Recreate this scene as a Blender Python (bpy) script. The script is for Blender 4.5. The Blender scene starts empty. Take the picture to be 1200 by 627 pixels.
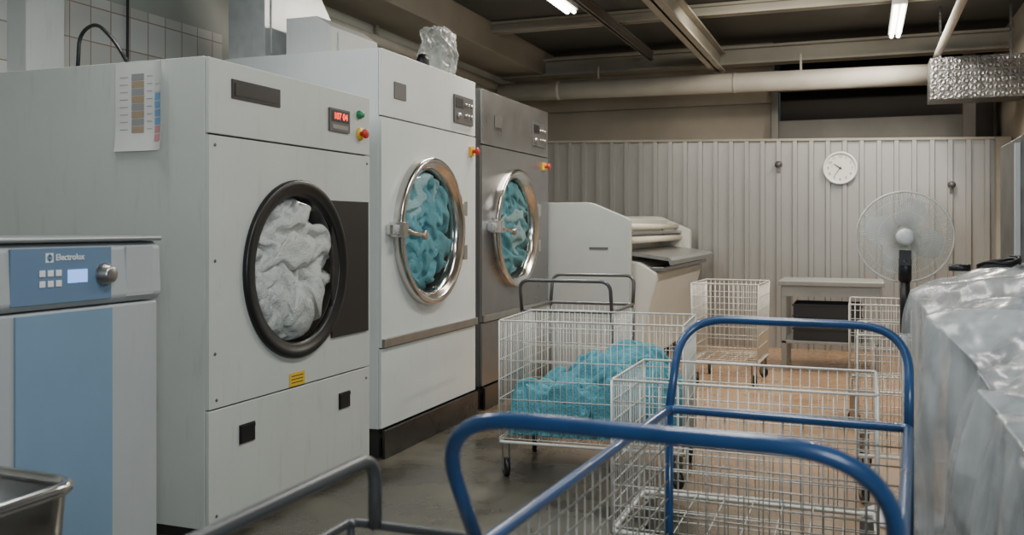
import bpy, bmesh, math, random
import numpy as np
from mathutils import Vector, Matrix, noise
random.seed(4)
C = bpy.context.scene.collection
PI = math.pi

# ------------------------------------------------------------------ materials
def mat(name, col, rough=.5, metal=0., var=.06, scale=5., bump=0., bscale=40., emit=None, es=1., coat=0, rvar=.08, bdist=.01, stain=0.):
    m = bpy.data.materials.new(name); m.use_nodes = True
    nt = m.node_tree; N = nt.nodes; L = nt.links
    b = N['Principled BSDF']
    b.inputs['Roughness'].default_value = rough
    b.inputs['Metallic'].default_value = metal
    b.inputs['Coat Weight'].default_value = coat
    tc = N.new('ShaderNodeTexCoord'); no = N.new('ShaderNodeTexNoise')
    no.inputs['Scale'].default_value = scale; no.inputs['Detail'].default_value = 5
    L.new(tc.outputs['Object'], no.inputs['Vector'])
    r = N.new('ShaderNodeValToRGB')
    r.color_ramp.elements[0].position = .3; r.color_ramp.elements[1].position = .7
    r.color_ramp.elements[0].color = tuple(max(0, c*(1-var)) for c in col)+(1,)
    r.color_ramp.elements[1].color = tuple(min(1, c*(1+var)) for c in col)+(1,)
    L.new(no.outputs['Fac'], r.inputs['Fac']); base=r.outputs['Color']
    if stain:
        mp=N.new('ShaderNodeMapping');mp.inputs['Scale'].default_value=(9,9,1.4)
        ns=N.new('ShaderNodeTexNoise');ns.inputs['Scale'].default_value=2.2;ns.inputs['Detail'].default_value=8;ns.inputs['Roughness'].default_value=.7
        L.new(tc.outputs['Object'],mp.inputs['Vector']);L.new(mp.outputs['Vector'],ns.inputs['Vector'])
        ms=N.new('ShaderNodeMapRange');ms.inputs['From Min'].default_value=.55;ms.inputs['From Max'].default_value=.78;ms.inputs['To Max'].default_value=stain
        L.new(ns.outputs['Fac'],ms.inputs['Value'])
        mx=N.new('ShaderNodeMix');mx.data_type='RGBA';L.new(ms.outputs['Result'],mx.inputs['Factor']);L.new(base,mx.inputs['A'])
        mx.inputs['B'].default_value=(col[0]*.55,col[1]*.5,col[2]*.42,1);base=mx.outputs['Result']
    L.new(base, b.inputs['Base Color'])
    mr = N.new('ShaderNodeMapRange'); mr.inputs['To Min'].default_value = max(0, rough-rvar); mr.inputs['To Max'].default_value = min(1, rough+rvar)
    L.new(no.outputs['Fac'], mr.inputs['Value']); L.new(mr.outputs['Result'], b.inputs['Roughness'])
    if bump:
        n2 = N.new('ShaderNodeTexNoise'); n2.inputs['Scale'].default_value = bscale; n2.inputs['Detail'].default_value = 4
        L.new(tc.outputs['Object'], n2.inputs['Vector'])
        bp = N.new('ShaderNodeBump'); bp.inputs['Strength'].default_value = bump; bp.inputs['Distance'].default_value = bdist
        L.new(n2.outputs['Fac'], bp.inputs['Height']); L.new(bp.outputs['Normal'], b.inputs['Normal'])
    if emit:
        b.inputs['Emission Color'].default_value = tuple(emit)+(1,); b.inputs['Emission Strength'].default_value = es
    return m
def towelmat(name,col,var):
    m=mat(name,col,.98,var=var,scale=5,rvar=.01)
    nt=m.node_tree;N=nt.nodes;L=nt.links;b=N['Principled BSDF']
    b.inputs['Specular IOR Level'].default_value=.15
    tc=N.new('ShaderNodeTexCoord')
    a=N.new('ShaderNodeTexNoise');a.inputs['Scale'].default_value=140;a.inputs['Detail'].default_value=3;L.new(tc.outputs['Object'],a.inputs['Vector'])
    c=N.new('ShaderNodeTexNoise');c.inputs['Scale'].default_value=26;c.inputs['Detail'].default_value=4;c.inputs['Distortion'].default_value=1.5;L.new(tc.outputs['Object'],c.inputs['Vector'])
    b1=N.new('ShaderNodeBump');b1.inputs['Strength'].default_value=.6;b1.inputs['Distance'].default_value=.018;L.new(c.outputs['Fac'],b1.inputs['Height'])
    b2=N.new('ShaderNodeBump');b2.inputs['Strength'].default_value=1.;b2.inputs['Distance'].default_value=.010;L.new(a.outputs['Fac'],b2.inputs['Height'])
    L.new(b1.outputs['Normal'],b2.inputs['Normal']);L.new(b2.outputs['Normal'],b.inputs['Normal'])
    return m

M = {}
M['d_white'] = mat('enamel_grey_white', (.56,.59,.56), .38, var=.03, scale=3, stain=.35)
M['d_white2'] = mat('enamel_white', (.70,.74,.73), .34, var=.03, scale=3, stain=.22)
M['d_grey'] = mat('brushed_stainless', (.27,.27,.275), .3, .8, var=.08, stain=.3)
M['d_grey2'] = mat('enamel_dark_grey', (.12,.12,.12), .45, .3)
M['kick'] = mat('dark_kick_plate', (.10,.095,.09), .28, .85, var=.2)
M['dark'] = mat('dark_plinth', (.03,.028,.026), .6)
M['black'] = mat('black_rubber', (.010,.010,.011), .38)
M['blackp'] = mat('black_paint', (.012,.012,.014), .42)
M['chrome'] = mat('polished_steel', (.60,.585,.56), .18, 1., var=.04)
M['steel'] = mat('brushed_steel', (.45,.45,.44), .35, 1., var=.08, scale=14)
M['tubsteel'] = mat('tub_steel', (.55,.55,.54), .16, 1., var=.12, scale=6)
M['galv'] = mat('galvanised_sheet', (.60,.62,.62), .38, .4, var=.15, scale=7, stain=.4)
M['foil'] = mat('crinkled_foil', (.22,.22,.22), .35, .9, var=.3, scale=14, bump=.6, bscale=30, bdist=.02)
M['drum'] = mat('drum_steel', (.18,.18,.18), .4, .9)
M['red'] = mat('red_plastic', (.55,.03,.02), .4)
M['yellow'] = mat('yellow_plastic', (.75,.48,.03), .45)
M['green'] = mat('green_plastic', (.03,.25,.12), .4)
M['ledred'] = mat('red_led', (.3,.01,.01), .4, emit=(1,.05,.02), es=4)
M['towel_w'] = towelmat('white_towelling', (.78,.765,.74), .03)
M['towel_b'] = towelmat('aqua_towelling', (.12,.38,.47), .2)
M['towel_b2'] = towelmat('light_aqua_towelling', (.20,.48,.56), .22)
M['towel_b3'] = towelmat('pale_aqua_towelling', (.45,.66,.70), .12)
M['w_grey'] = mat('washer_light_grey', (.42,.45,.465), .42, var=.03, stain=.2)
M['w_top'] = mat('washer_top', (.34,.36,.37), .35, .5)
M['w_blue'] = mat('washer_blue_panel', (.20,.315,.45), .4, var=.03)
M['w_blue2'] = mat('washer_control_blue', (.14,.23,.35), .35, var=.03)
M['lcd'] = mat('lcd_blue', (.2,.35,.8), .3, emit=(.25,.45,1.), es=1.3)
M['white'] = mat('white_print', (.8,.82,.83), .5)
M['hub'] = mat('pale_grey_plastic', (.62,.64,.65), .4)
M['paper'] = mat('paper', (.72,.72,.70), .8)
M['inner'] = mat('packed_goods', (.15,.165,.18), .8, var=.6, scale=4)
M['p_tan'] = mat('swatch_tan', (.38,.29,.2), .8); M['p_grey'] = mat('swatch_grey', (.3,.3,.3), .8)
M['p_pink'] = mat('swatch_pink', (.62,.28,.32), .8); M['p_blue'] = mat('swatch_blue', (.18,.38,.62), .8)
M['wire'] = mat('white_coated_wire', (.66,.66,.62), .4, .2, var=.1, scale=20)
M['wire_old'] = mat('worn_zinc_wire', (.40,.39,.36), .4, .5, var=.25, scale=25)
M['bluep'] = mat('blue_painted_tube', (.018,.065,.175), .3, var=.2, scale=9, coat=.3)
M['greyp'] = mat('dark_grey_tube', (.13,.135,.14), .32, .6)
M['beigewall'] = mat('beige_wall', (.31,.275,.225), .8, var=.14, scale=1.5, bump=.2)
M['corr'] = mat('corrugated_sheet', (.36,.355,.345), .33, .45, var=.03, scale=.8, rvar=.02, stain=.3)
M['panel'] = mat('dull_grey_panel', (.13,.125,.115), .7, var=.2, scale=2)
M['beam'] = mat('painted_beam', (.34,.32,.27), .6, var=.15, scale=2)
M['beamdark'] = mat('dark_beam', (.15,.14,.13), .6)
M['pipe'] = mat('lagged_pipe', (.42,.395,.35), .55, var=.08, scale=5)
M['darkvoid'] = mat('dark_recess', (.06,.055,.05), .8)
M['lamp'] = mat('lamp_tube', (.9,.9,.85), .5, emit=(1,.97,.88), es=14)
M['lampbody'] = mat('lamp_body', (.6,.6,.58), .5)
M['iron_w'] = mat('ironer_white', (.58,.58,.54), .42, var=.04)
M['iron_s'] = mat('ironer_side_grey', (.44,.475,.475), .42, var=.04)
M['cream'] = mat('cream_cloth', (.66,.61,.52), .75, var=.05)
M['crate'] = mat('black_crate', (.02,.022,.025), .5)
M['cab'] = mat('cabinet_grey', (.10,.105,.105), .45, .4, var=.4, scale=6)
M['tablegrey'] = mat('table_grey', (.28,.285,.275), .42, .4, var=.1)

def glassmat(name, tint=(1,1,1), gl=.12, rough=.03, diff=0):
    m = bpy.data.materials.new(name); m.use_nodes = True
    nt = m.node_tree; N = nt.nodes; L = nt.links; N.remove(N['Principled BSDF'])
    t = N.new('ShaderNodeBsdfTransparent'); t.inputs['Color'].default_value = tuple(tint)+(1,)
    g = N.new('ShaderNodeBsdfGlossy'); g.inputs['Roughness'].default_value = rough
    lw = N.new('ShaderNodeLayerWeight'); lw.inputs['Blend'].default_value = gl
    mx = N.new('ShaderNodeMixShader')
    L.new(lw.outputs['Fresnel'], mx.inputs['Fac']); L.new(t.outputs[0], mx.inputs[1]); L.new(g.outputs[0], mx.inputs[2])
    out=mx.outputs[0]
    if diff:
        d=N.new('ShaderNodeBsdfDiffuse');d.inputs['Color'].default_value=(.75,.8,.82,1);m2=N.new('ShaderNodeMixShader');m2.inputs['Fac'].default_value=diff
        L.new(out,m2.inputs[1]);L.new(d.outputs[0],m2.inputs[2]);out=m2.outputs[0]
    L.new(out, N['Material Output'].inputs['Surface'])
    return m
M['glass'] = glassmat('door_glass', (.93,.96,.96), .12)
M['blade']=glassmat('frosted_blade',(.85,.9,.92),.2,.2,.45)

def plasticmat(name, alpha_lo, alpha_hi, col=(.48,.52,.54), bs=4, bst=.28, rough=.24):
    m = mat(name, col, rough, var=.1, scale=3, coat=.2, rvar=.05)
    nt = m.node_tree; N = nt.nodes; L = nt.links; b = N['Principled BSDF']
    tc = N.new('ShaderNodeTexCoord'); mp = N.new('ShaderNodeMapping'); mp.inputs['Scale'].default_value = (3.2,3.2,1.)
    n = N.new('ShaderNodeTexNoise'); n.inputs['Scale'].default_value = 1.5; n.inputs['Detail'].default_value = 5; n.inputs['Distortion'].default_value = 1.6
    L.new(tc.outputs['Object'], mp.inputs['Vector']); L.new(mp.outputs['Vector'], n.inputs['Vector'])
    mr = N.new('ShaderNodeMapRange'); mr.inputs['From Min'].default_value=.36; mr.inputs['From Max'].default_value=.64
    mr.inputs['To Min'].default_value = alpha_lo; mr.inputs['To Max'].default_value = alpha_hi
    L.new(n.outputs['Fac'], mr.inputs['Value']); L.new(mr.outputs['Result'], b.inputs['Alpha'])
    n2=N.new('ShaderNodeTexNoise'); n2.noise_type='RIDGED_MULTIFRACTAL'; n2.inputs['Scale'].default_value=bs; n2.inputs['Detail'].default_value=2.5; n2.inputs['Distortion'].default_value=1.0
    L.new(tc.outputs['Object'],n2.inputs['Vector'])
    bp=N.new('ShaderNodeBump');bp.inputs['Strength'].default_value=bst;bp.inputs['Distance'].default_value=.01
    L.new(n2.outputs['Fac'],bp.inputs['Height']);L.new(bp.outputs['Normal'],b.inputs['Normal'])
    return m
M['film'] = plasticmat('plastic_film', .3, .72)
M['bag'] = plasticmat('clear_bag', .15, .5, (.7,.74,.74), 8, .8)

def ceilingmat():
    m = mat('ceiling_slabs', (.085,.085,.078), .7, var=.12, scale=1.2)
    nt=m.node_tree;N=nt.nodes;L=nt.links;b=N['Principled BSDF']
    tc=N.new('ShaderNodeTexCoord');w=N.new('ShaderNodeTexWave');w.inputs['Scale'].default_value=1.1;w.bands_direction='Y';w.wave_profile='SAW'
    L.new(tc.outputs['Object'],w.inputs['Vector'])
    bp=N.new('ShaderNodeBump');bp.inputs['Distance'].default_value=.03;bp.inputs['Strength'].default_value=.7
    L.new(w.outputs['Fac'],bp.inputs['Height']);L.new(bp.outputs['Normal'],b.inputs['Normal'])
    return m
def floormat():
    m = bpy.data.materials.new('concrete_floor'); m.use_nodes=True
    nt=m.node_tree;N=nt.nodes;L=nt.links;b=N['Principled BSDF']
    tc=N.new('ShaderNodeTexCoord')
    n=N.new('ShaderNodeTexNoise');n.inputs['Scale'].default_value=1.7;n.inputs['Detail'].default_value=8;n.inputs['Roughness'].default_value=.65
    L.new(tc.outputs['Object'],n.inputs['Vector'])
    def ramp(a,c):
        r=N.new('ShaderNodeValToRGB');r.color_ramp.elements[0].position=.35;r.color_ramp.elements[1].position=.65
        r.color_ramp.elements[0].color=a+(1,);r.color_ramp.elements[1].color=c+(1,);L.new(n.outputs['Fac'],r.inputs['Fac']);return r
    r1=ramp((.03,.03,.024),(.105,.097,.077)); r2=ramp((.36,.22,.125),(.41,.255,.145))
    sp=N.new('ShaderNodeSeparateXYZ');L.new(tc.outputs['Object'],sp.inputs['Vector'])
    ad=N.new('ShaderNodeMath');ad.operation='MULTIPLY_ADD';ad.inputs[1].default_value=1.5;L.new(n.outputs['Fac'],ad.inputs[0]);L.new(sp.outputs['Y'],ad.inputs[2])
    a2=N.new('ShaderNodeMath');a2.operation='MULTIPLY_ADD';a2.inputs[1].default_value=.9;L.new(sp.outputs['X'],a2.inputs[0]);L.new(ad.outputs[0],a2.inputs[2])
    mr=N.new('ShaderNodeMapRange');mr.inputs['From Min'].default_value=4.0;mr.inputs['From Max'].default_value=6.2
    L.new(a2.outputs[0],mr.inputs['Value'])
    mx=N.new('ShaderNodeMix');mx.data_type='RGBA';L.new(mr.outputs['Result'],mx.inputs['Factor'])
    L.new(r1.outputs['Color'],mx.inputs['A']);L.new(r2.outputs['Color'],mx.inputs['B']);L.new(mx.outputs['Result'],b.inputs['Base Color'])
    m2=N.new('ShaderNodeMapRange');m2.inputs['From Min'].default_value=.35;m2.inputs['From Max'].default_value=.65;m2.inputs['To Min'].default_value=.14;m2.inputs['To Max'].default_value=.45
    L.new(n.outputs['Fac'],m2.inputs['Value']);L.new(m2.outputs['Result'],b.inputs['Roughness'])
    return m
def leftwallmat():
    m = bpy.data.materials.new('painted_and_tiled_wall'); m.use_nodes=True
    nt=m.node_tree;N=nt.nodes;L=nt.links;b=N['Principled BSDF'];b.inputs['Roughness'].default_value=.45
    tc=N.new('ShaderNodeTexCoord');sp=N.new('ShaderNodeSeparateXYZ');L.new(tc.outputs['Object'],sp.inputs['Vector'])
    cb=N.new('ShaderNodeCombineXYZ');L.new(sp.outputs['Y'],cb.inputs['X']);L.new(sp.outputs['Z'],cb.inputs['Y'])
    br=N.new('ShaderNodeTexBrick');br.offset=0;br.inputs['Scale'].default_value=1;br.inputs['Brick Width'].default_value=.15;br.inputs['Row Height'].default_value=.2
    br.inputs['Mortar Size'].default_value=.004;br.inputs['Color1'].default_value=(.8,.79,.75,1);br.inputs['Color2'].default_value=(.68,.66,.60,1);br.inputs['Mortar'].default_value=(.45,.32,.26,1)
    L.new(cb.outputs[0],br.inputs['Vector'])
    n=N.new('ShaderNodeTexNoise');n.inputs['Scale'].default_value=1.6;n.inputs['Detail'].default_value=6;L.new(tc.outputs['Object'],n.inputs['Vector'])
    r=N.new('ShaderNodeValToRGB');r.color_ramp.elements[0].position=.3;r.color_ramp.elements[1].position=.7
    r.color_ramp.elements[0].color=(.42,.44,.39,1);r.color_ramp.elements[1].color=(.54,.55,.50,1);L.new(n.outputs['Fac'],r.inputs['Fac'])
    lt=N.new('ShaderNodeMath');lt.operation='LESS_THAN';lt.inputs[1].default_value=2.66;L.new(sp.outputs['Z'],lt.inputs[0])
    l2=N.new('ShaderNodeMath');l2.operation='LESS_THAN';l2.inputs[1].default_value=5.2;L.new(sp.outputs['Y'],l2.inputs[0])
    ml=N.new('ShaderNodeMath');ml.operation='MULTIPLY';L.new(lt.outputs[0],ml.inputs[0]);L.new(l2.outputs[0],ml.inputs[1])
    mx=N.new('ShaderNodeMix');mx.data_type='RGBA';L.new(ml.outputs[0],mx.inputs['Factor']);L.new(r.outputs['Color'],mx.inputs['A']);L.new(br.outputs['Color'],mx.inputs['B'])
    L.new(mx.outputs['Result'],b.inputs['Base Color'])
    return m
M['ceil']=ceilingmat();M['floor']=floormat();M['wleft']=leftwallmat()
M['wpaint']=mat('pale_wall_paint',(.66,.68,.66),.5,var=.05,scale=2,stain=.3)

# ------------------------------------------------------------------ mesh builder
class MB:
    def __init__(s): s.v=[];s.f=[];s.sm=[];s.mi=[]
    def add(s,v,f,smooth=False,mi=0):
        o=len(s.v);s.v+=[Vector(p) for p in v]
        for q in f: s.f.append([i+o for i in q]);s.sm.append(smooth);s.mi.append(mi)
        return s
    def box(s,x0,x1,y0,y1,z0,z1,mi=0):
        v=[(x,y,z) for x in(x0,x1) for y in(y0,y1) for z in(z0,z1)]
        return s.add(v,[(0,1,3,2),(4,6,7,5),(0,4,5,1),(2,3,7,6),(0,2,6,4),(1,5,7,3)],False,mi)
    def prism(s,pts,off,mi=0,smooth=False):
        n=len(pts);off=Vector(off);v=[Vector(p) for p in pts]+[Vector(p)+off for p in pts]
        s.add(v,[list(range(n))[::-1],list(range(n,2*n))],False,mi)
        o=len(s.v)-2*n
        for i in range(n):
            j=(i+1)%n; s.f.append([o+i,o+j,o+n+j,o+n+i]);s.sm.append(smooth);s.mi.append(mi)
        return s
    def tube(s,pts,r,n=8,closed=False,mi=0):
        P=[Vector(p) for p in pts];m=len(P);T=[]
        for i in range(m):
            if closed: t=(P[(i+1)%m]-P[i-1])
            else: t=P[min(i+1,m-1)]-P[max(i-1,0)]
            T.append(t.normalized())
        u=T[0].orthogonal().normalized();v=[]
        for i in range(m):
            u=(u-T[i]*u.dot(T[i]))
            u=u.normalized() if u.length>1e-6 else T[i].orthogonal().normalized()
            w=T[i].cross(u)
            for k in range(n):
                a=2*PI*k/n; v.append(P[i]+(u*math.cos(a)+w*math.sin(a))*r)
        f=[]
        for i in range(m if closed else m-1):
            i2=(i+1)%m
            for k in range(n):
                k2=(k+1)%n; f.append((i*n+k,i*n+k2,i2*n+k2,i2*n+k))
        if not closed: f+= [list(range(n))[::-1],list(range((m-1)*n,m*n))]
        return s.add(v,f,True,mi)
    def lathe(s,prof,org=(0,0,0),axis='X',n=48,mi=0,closed=False,smooth=True):
        org=Vector(org)
        A={'X':(Vector((1,0,0)),Vector((0,1,0)),Vector((0,0,1))),'Y':(Vector((0,1,0)),Vector((0,0,1)),Vector((1,0,0))),'Z':(Vector((0,0,1)),Vector((1,0,0)),Vector((0,1,0)))}[axis]
        v=[];m=len(prof)
        for k in range(n):
            a=2*PI*k/n
            for (r,h) in prof: v.append(org+A[0]*h+(A[1]*math.cos(a)+A[2]*math.sin(a))*r)
        f=[]
        for k in range(n):
            k2=(k+1)%n
            for i in range(m if closed else m-1):
                j=(i+1)%m; f.append((k*m+i,k2*m+i,k2*m+j,k*m+j))
        return s.add(v,f,smooth,mi)
    def text(s,txt,size,mtx,mi=0,align='CENTER',ext=.0006,off=0):
        c=bpy.data.curves.new('t','FONT');c.body=txt;c.size=size;c.align_x=align;c.align_y='CENTER';c.extrude=ext;c.offset=off
        o=bpy.data.objects.new('t',c);C.objects.link(o);dg=bpy.context.evaluated_depsgraph_get()
        me=bpy.data.meshes.new_from_object(o.evaluated_get(dg))
        s.add([mtx@v.co for v in me.vertices],[list(p.vertices) for p in me.polygons],False,mi)
        bpy.data.objects.remove(o);bpy.data.curves.remove(c);bpy.data.meshes.remove(me);return s
    def obj(s,name,mats,parent=None,bevel=0,loc=(0,0,0),rot=(0,0,0),fix=True,label=None):
        me=bpy.data.meshes.new(name);me.from_pydata([tuple(p) for p in s.v],[],s.f)
        if not isinstance(mats,(list,tuple)): mats=[mats]
        for m in mats: me.materials.append(M[m])
        me.polygons.foreach_set('use_smooth',s.sm);me.polygons.foreach_set('material_index',s.mi)
        me.update()
        if fix:
            bm=bmesh.new();bm.from_mesh(me);bmesh.ops.remove_doubles(bm,verts=bm.verts,dist=1e-6);bmesh.ops.recalc_face_normals(bm,faces=bm.faces);bm.to_mesh(me);bm.free()
        o=bpy.data.objects.new(name,me);C.objects.link(o);o.location=loc;o.rotation_euler=rot
        if parent: o.parent=parent
        if bevel:
            b=o.modifiers.new('bevel','BEVEL');b.width=bevel;b.segments=3;b.limit_method='ANGLE';b.angle_limit=.7
            me.polygons.foreach_set('use_smooth',[True]*len(me.polygons))
            w=o.modifiers.new('wn','WEIGHTED_NORMAL');w.keep_sharp=True
        if label: o['label']=label
        return o
TX=lambda x,y,z: Matrix(((0,0,1,x),(1,0,0,y),(0,1,0,z),(0,0,0,1)))   # text facing +X
TY=lambda x,y,z: Matrix(((1,0,0,x),(0,0,-1,y),(0,1,0,z),(0,0,0,1)))  # text facing -Y

def thing(name,label,cat,loc=(0,0,0),rz=0,group=None):
    e=bpy.data.objects.new(name,None);C.objects.link(e);e.location=loc;e.rotation_euler=(0,0,rz);e.empty_display_size=.1
    return tag(e,label,cat,group)
def tag(o,label,cat,group=None,kind=None):
    o['label']=label;o['category']=cat
    if group:o['group']=group
    if kind:o['kind']=kind
    return o
def struct(o,label=None):
    o['kind']='structure'
    if label:o['label']=label
    return o
def fillet(pts,r,n=8,closed=False):
    P=[Vector(p) for p in pts];out=[];m=len(P)
    for i in range(m):
        if not closed and i in(0,m-1): out.append(P[i]);continue
        a,b,c=P[i-1],P[i],P[(i+1)%m];u=(a-b);v=(c-b)
        rr=min(r,u.length*.49,v.length*.49);u.normalize();v.normalize()
        t=rr
        p0=b+u*t;p1=b+v*t
        for k in range(n+1):
            s=k/n; out.append((p0*(1-s)**2+b*2*s*(1-s)+p1*s*s))
    return out
def ridged(p,oct=4,lac=2.1,gain=.5):
    a=1;s=0;t=0;q=p.copy()
    for i in range(oct):
        s+=a*(1-abs(noise.noise(q))*2);t+=a;a*=gain;q=q*lac+Vector((3.1,7.7,1.3))
    return s/t
def folds(p,f):
    q=p*f; w=noise.noise_vector(q*.55)*1.3; q=q+w
    return ridged(Vector((q.x,q.y*.8,q.z*.8)),3,1.9,.5)
def sst(x): x=max(0,min(1,x));return x*x*(3-2*x)

# ---- physically crumpled sheet (position based dynamics, in its own plane; z = out of plane)
def smooth_noise(n,m,cells,rng,cells2=None):
    c2=cells2 or cells
    g=rng.standard_normal((cells+3,c2+3));x=np.linspace(0,cells,n);y=np.linspace(0,c2,m)
    xi=x.astype(int);yi=y.astype(int);fx=x-xi;fy=y-yi;fx=fx*fx*(3-2*fx);fy=fy*fy*(3-2*fy)
    a=g[xi][:,yi];b=g[xi+1][:,yi];c=g[xi][:,yi+1];d=g[xi+1][:,yi+1]
    FX=fx[:,None];FY=fy[None,:]
    return (a*(1-FX)+b*FX)*(1-FY)+(c*(1-FX)+d*FX)*FY
def crumple(n,m,s,excess,seed,steps=120,amp=.02,cells=7,zlim=.05,bend=((2,.95),(3,.88),(4,.78)),inner=5,cells2=None,ex2=None):
    rng=np.random.default_rng(seed)
    X,Y=np.meshgrid(np.arange(n)*s,np.arange(m)*s,indexing='ij')
    P=np.stack([X,Y,amp*smooth_noise(n,m,cells,rng,cells2)+amp*.2*smooth_noise(n,m,cells*2,rng)],-1)
    P[...,:2]+=amp*.3*np.stack([smooth_noise(n,m,cells,rng),smooth_noise(n,m,cells,rng)],-1)
    W=np.ones((n,m,1));W[0]=W[-1]=0;W[:,0]=0;W[:,-1]=0
    Q=P.copy();ex2=ex2 or excess
    def sl(di,dj):
        a=(slice(0,n-di),slice(max(0,-dj),m-max(0,dj)));b=(slice(di,n),slice(max(0,dj),m-max(0,-dj)));return a,b
    dg=math.sqrt(2)
    cons=[(sl(1,0),1.,1,'eq',0),(sl(0,1),1.,1,'eq',1),(sl(1,1),dg,.3,'eq',2),(sl(1,-1),dg,.3,'eq',2)]
    for k,f in bend:
        cons+=[(sl(k,0),k*f,.8,'min',0),(sl(0,k),k*f,.8,'min',1)]
    for it in range(steps):
        t=min(1,(it+1)/(steps*.6));rr=[s*(1+(excess-1)*t),s*(1+(ex2-1)*t)];rr.append(math.hypot(*rr)/dg)
        V=(P-Q)*.8;Q=P.copy();P=P+V*W
        for _ in range(inner):
            D=np.zeros_like(P);K=np.full((n,m,1),.6)
            for (a,b),L0,st,mode,ri in cons:
                d=P[b]-P[a];l=np.sqrt((d*d).sum(-1,keepdims=True))+1e-9;e=(l-rr[ri]*L0)
                if mode=='min': e=np.minimum(e,0)
                act=(np.abs(e)>1e-9)*st
                c=d/l*e*.5*st
                D[a]+=c;D[b]-=c;K[a]+=act;K[b]+=act
            P=P+D/K*1.5*W
            z=P[...,2];zc_=np.clip(z,-zlim,zlim);P[...,2]=zc_*.5+z*.5
    for _ in range(1):
        P[1:-1,1:-1]=P[1:-1,1:-1]*.5+.125*(P[2:,1:-1]+P[:-2,1:-1]+P[1:-1,2:]+P[1:-1,:-2])
    return P
def sheet_faces(n,m,o=0,keep=None):
    f=[]
    for i in range(n-1):
        for j in range(m-1):
            if keep is None or (keep[i,j] and keep[i+1,j] and keep[i,j+1] and keep[i+1,j+1]):
                f.append((o+i*m+j,o+(i+1)*m+j,o+(i+1)*m+j+1,o+i*m+j+1))
    return f
def upsample(A,k=3):
    def up1(B):
        n=B.shape[0];t=np.linspace(0,n-1,(n-1)*k+1);i=np.minimum(t.astype(int),n-2);f=(t-i).reshape((-1,)+(1,)*(B.ndim-1))
        p0=B[np.maximum(i-1,0)];p1=B[i];p2=B[i+1];p3=B[np.minimum(i+2,n-1)]
        return .5*((2*p1)+(-p0+p2)*f+(2*p0-5*p1+4*p2-p3)*f*f+(-p0+3*p1-3*p2+p3)*f**3)
    A=up1(A);A=np.swapaxes(up1(np.swapaxes(A,0,1)),0,1);return A

# ------------------------------------------------------------------ room shell
H=3.45
struct(MB().add([(-4.3,-3,0),(3.2,-3,0),(3.2,13,0),(-4.3,13,0)],[(0,1,2,3)]).obj('floor','floor',fix=False),'worn concrete floor with tan coating')
struct(MB().box(-4.3,3.2,-3,13,H,H+.1).obj('ceiling','ceil'),'grey slab ceiling')
struct(MB().box(-4.3,-4.1,-3,13,0,H).obj('wall_left','wleft'),'painted wall with white tiles')
struct(MB().box(1.42,1.6,4.6,13,0,H).obj('wall_right','beigewall'),'beige side wall')
x=-4.1;pr=[];per=.172
while x<1.4:
    pr+=[(x,0),(x+.115,0),(x+.122,-.036),(x+.165,-.036)];x+=per
pr=[p for p in pr if p[0]<1.41]
pr.append((1.42,0));Y0=10.6
top=lambda X:2.36-(X+3.55)*.024
v=[];f=[]
for (X,d) in pr: v+=[(X,Y0+d,0),(X,Y0+d,top(X))]
for i in range(len(pr)-1): f.append((2*i,2*i+2,2*i+3,2*i+1))
mb=MB();mb.add(v,f)
w=struct(mb.obj('wall_back','corr',fix=False),'ribbed grey metal sheet partition');
sm=w.modifiers.new('s','SOLIDIFY');sm.thickness=.004
struct(MB().prism([(-4.1,10.555,top(-4.1)-.005),(1.42,10.555,top(1.42)-.005),(1.42,10.555,top(1.42)+.02),(-4.1,10.555,top(-4.1)+.02)],(0,.08,0)).obj('trim_1','beam'))
mb=MB().box(-4.1,-.95,10.9,11.1,0,H).box(-4.1,-.95,10.8,10.9,2.75,2.98)
struct(mb.obj('wall_rear','beigewall'),'beige plastered wall above partition')
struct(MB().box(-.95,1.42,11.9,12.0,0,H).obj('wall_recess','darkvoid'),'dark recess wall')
struct(MB().box(-.95,1.0,10.85,10.95,2.2,2.54).obj('trim_2','panel'))
struct(MB().box(1.0,1.12,10.8,10.95,2.2,3.3).obj('trim_3','beamdark'))
struct(MB().box(-.95,1.42,11.4,11.5,2.95,3.12).obj('trim_14','beamdark'))
struct(MB().box(-.95,-.88,10.75,10.9,2.3,3.1).obj('trim_12','beamdark'))
struct(MB().box(1.27,1.4,10.42,10.54,0,2.25).obj('trim_4','beam'))
struct(MB().box(-4.1,-3.55,5.6,10.8,3.15,H).obj('trim_5','beigewall',bevel=.01))
def ibeam_y(X,y0,y1,z0,z1,w,m,i):
    mb=MB().box(X-w/2,X+w/2,y0,y1,z0,z0+.02).box(X-w/2,X+w/2,y0,y1,z1-.02,z1).box(X-.01,X+.01,y0,y1,z0,z1)
    return struct(mb.obj('trim_%d'%i,m),'steel ceiling beam')
ibeam_y(-1.48,2,10.35,3.05,3.27,.14,'beam',6)
ibeam_y(-2.2,5.5,10.2,3.2,3.3,.05,'beamdark',7)
def ibeam_x(Y,x0,x1,z0,z1,w,m,i):
    mb=MB().box(x0,x1,Y-w/2,Y+w/2,z0,z0+.025).box(x0,x1,Y-w/2,Y+w/2,z1-.025,z1).box(x0,x1,Y-.012,Y+.012,z0,z1)
    return struct(mb.obj('trim_%d'%i,m),'steel ceiling beam')
ibeam_x(10.5,-4.1,1.42,3.14,3.34,.2,'beam',8)
ibeam_x(8.8,-3.55,1.42,3.33,3.44,.12,'beam',9)
struct(MB().box(-4.1,-3.97,3.5,3.74,0,H).obj('trim_11','wpaint'),'painted pilaster')
pz=lambda X:2.925-(X+4)*.011
e=MB().tube([(-4.0,10.15,pz(-4)),(.62,10.15,pz(.62))],.105,32)
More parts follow.
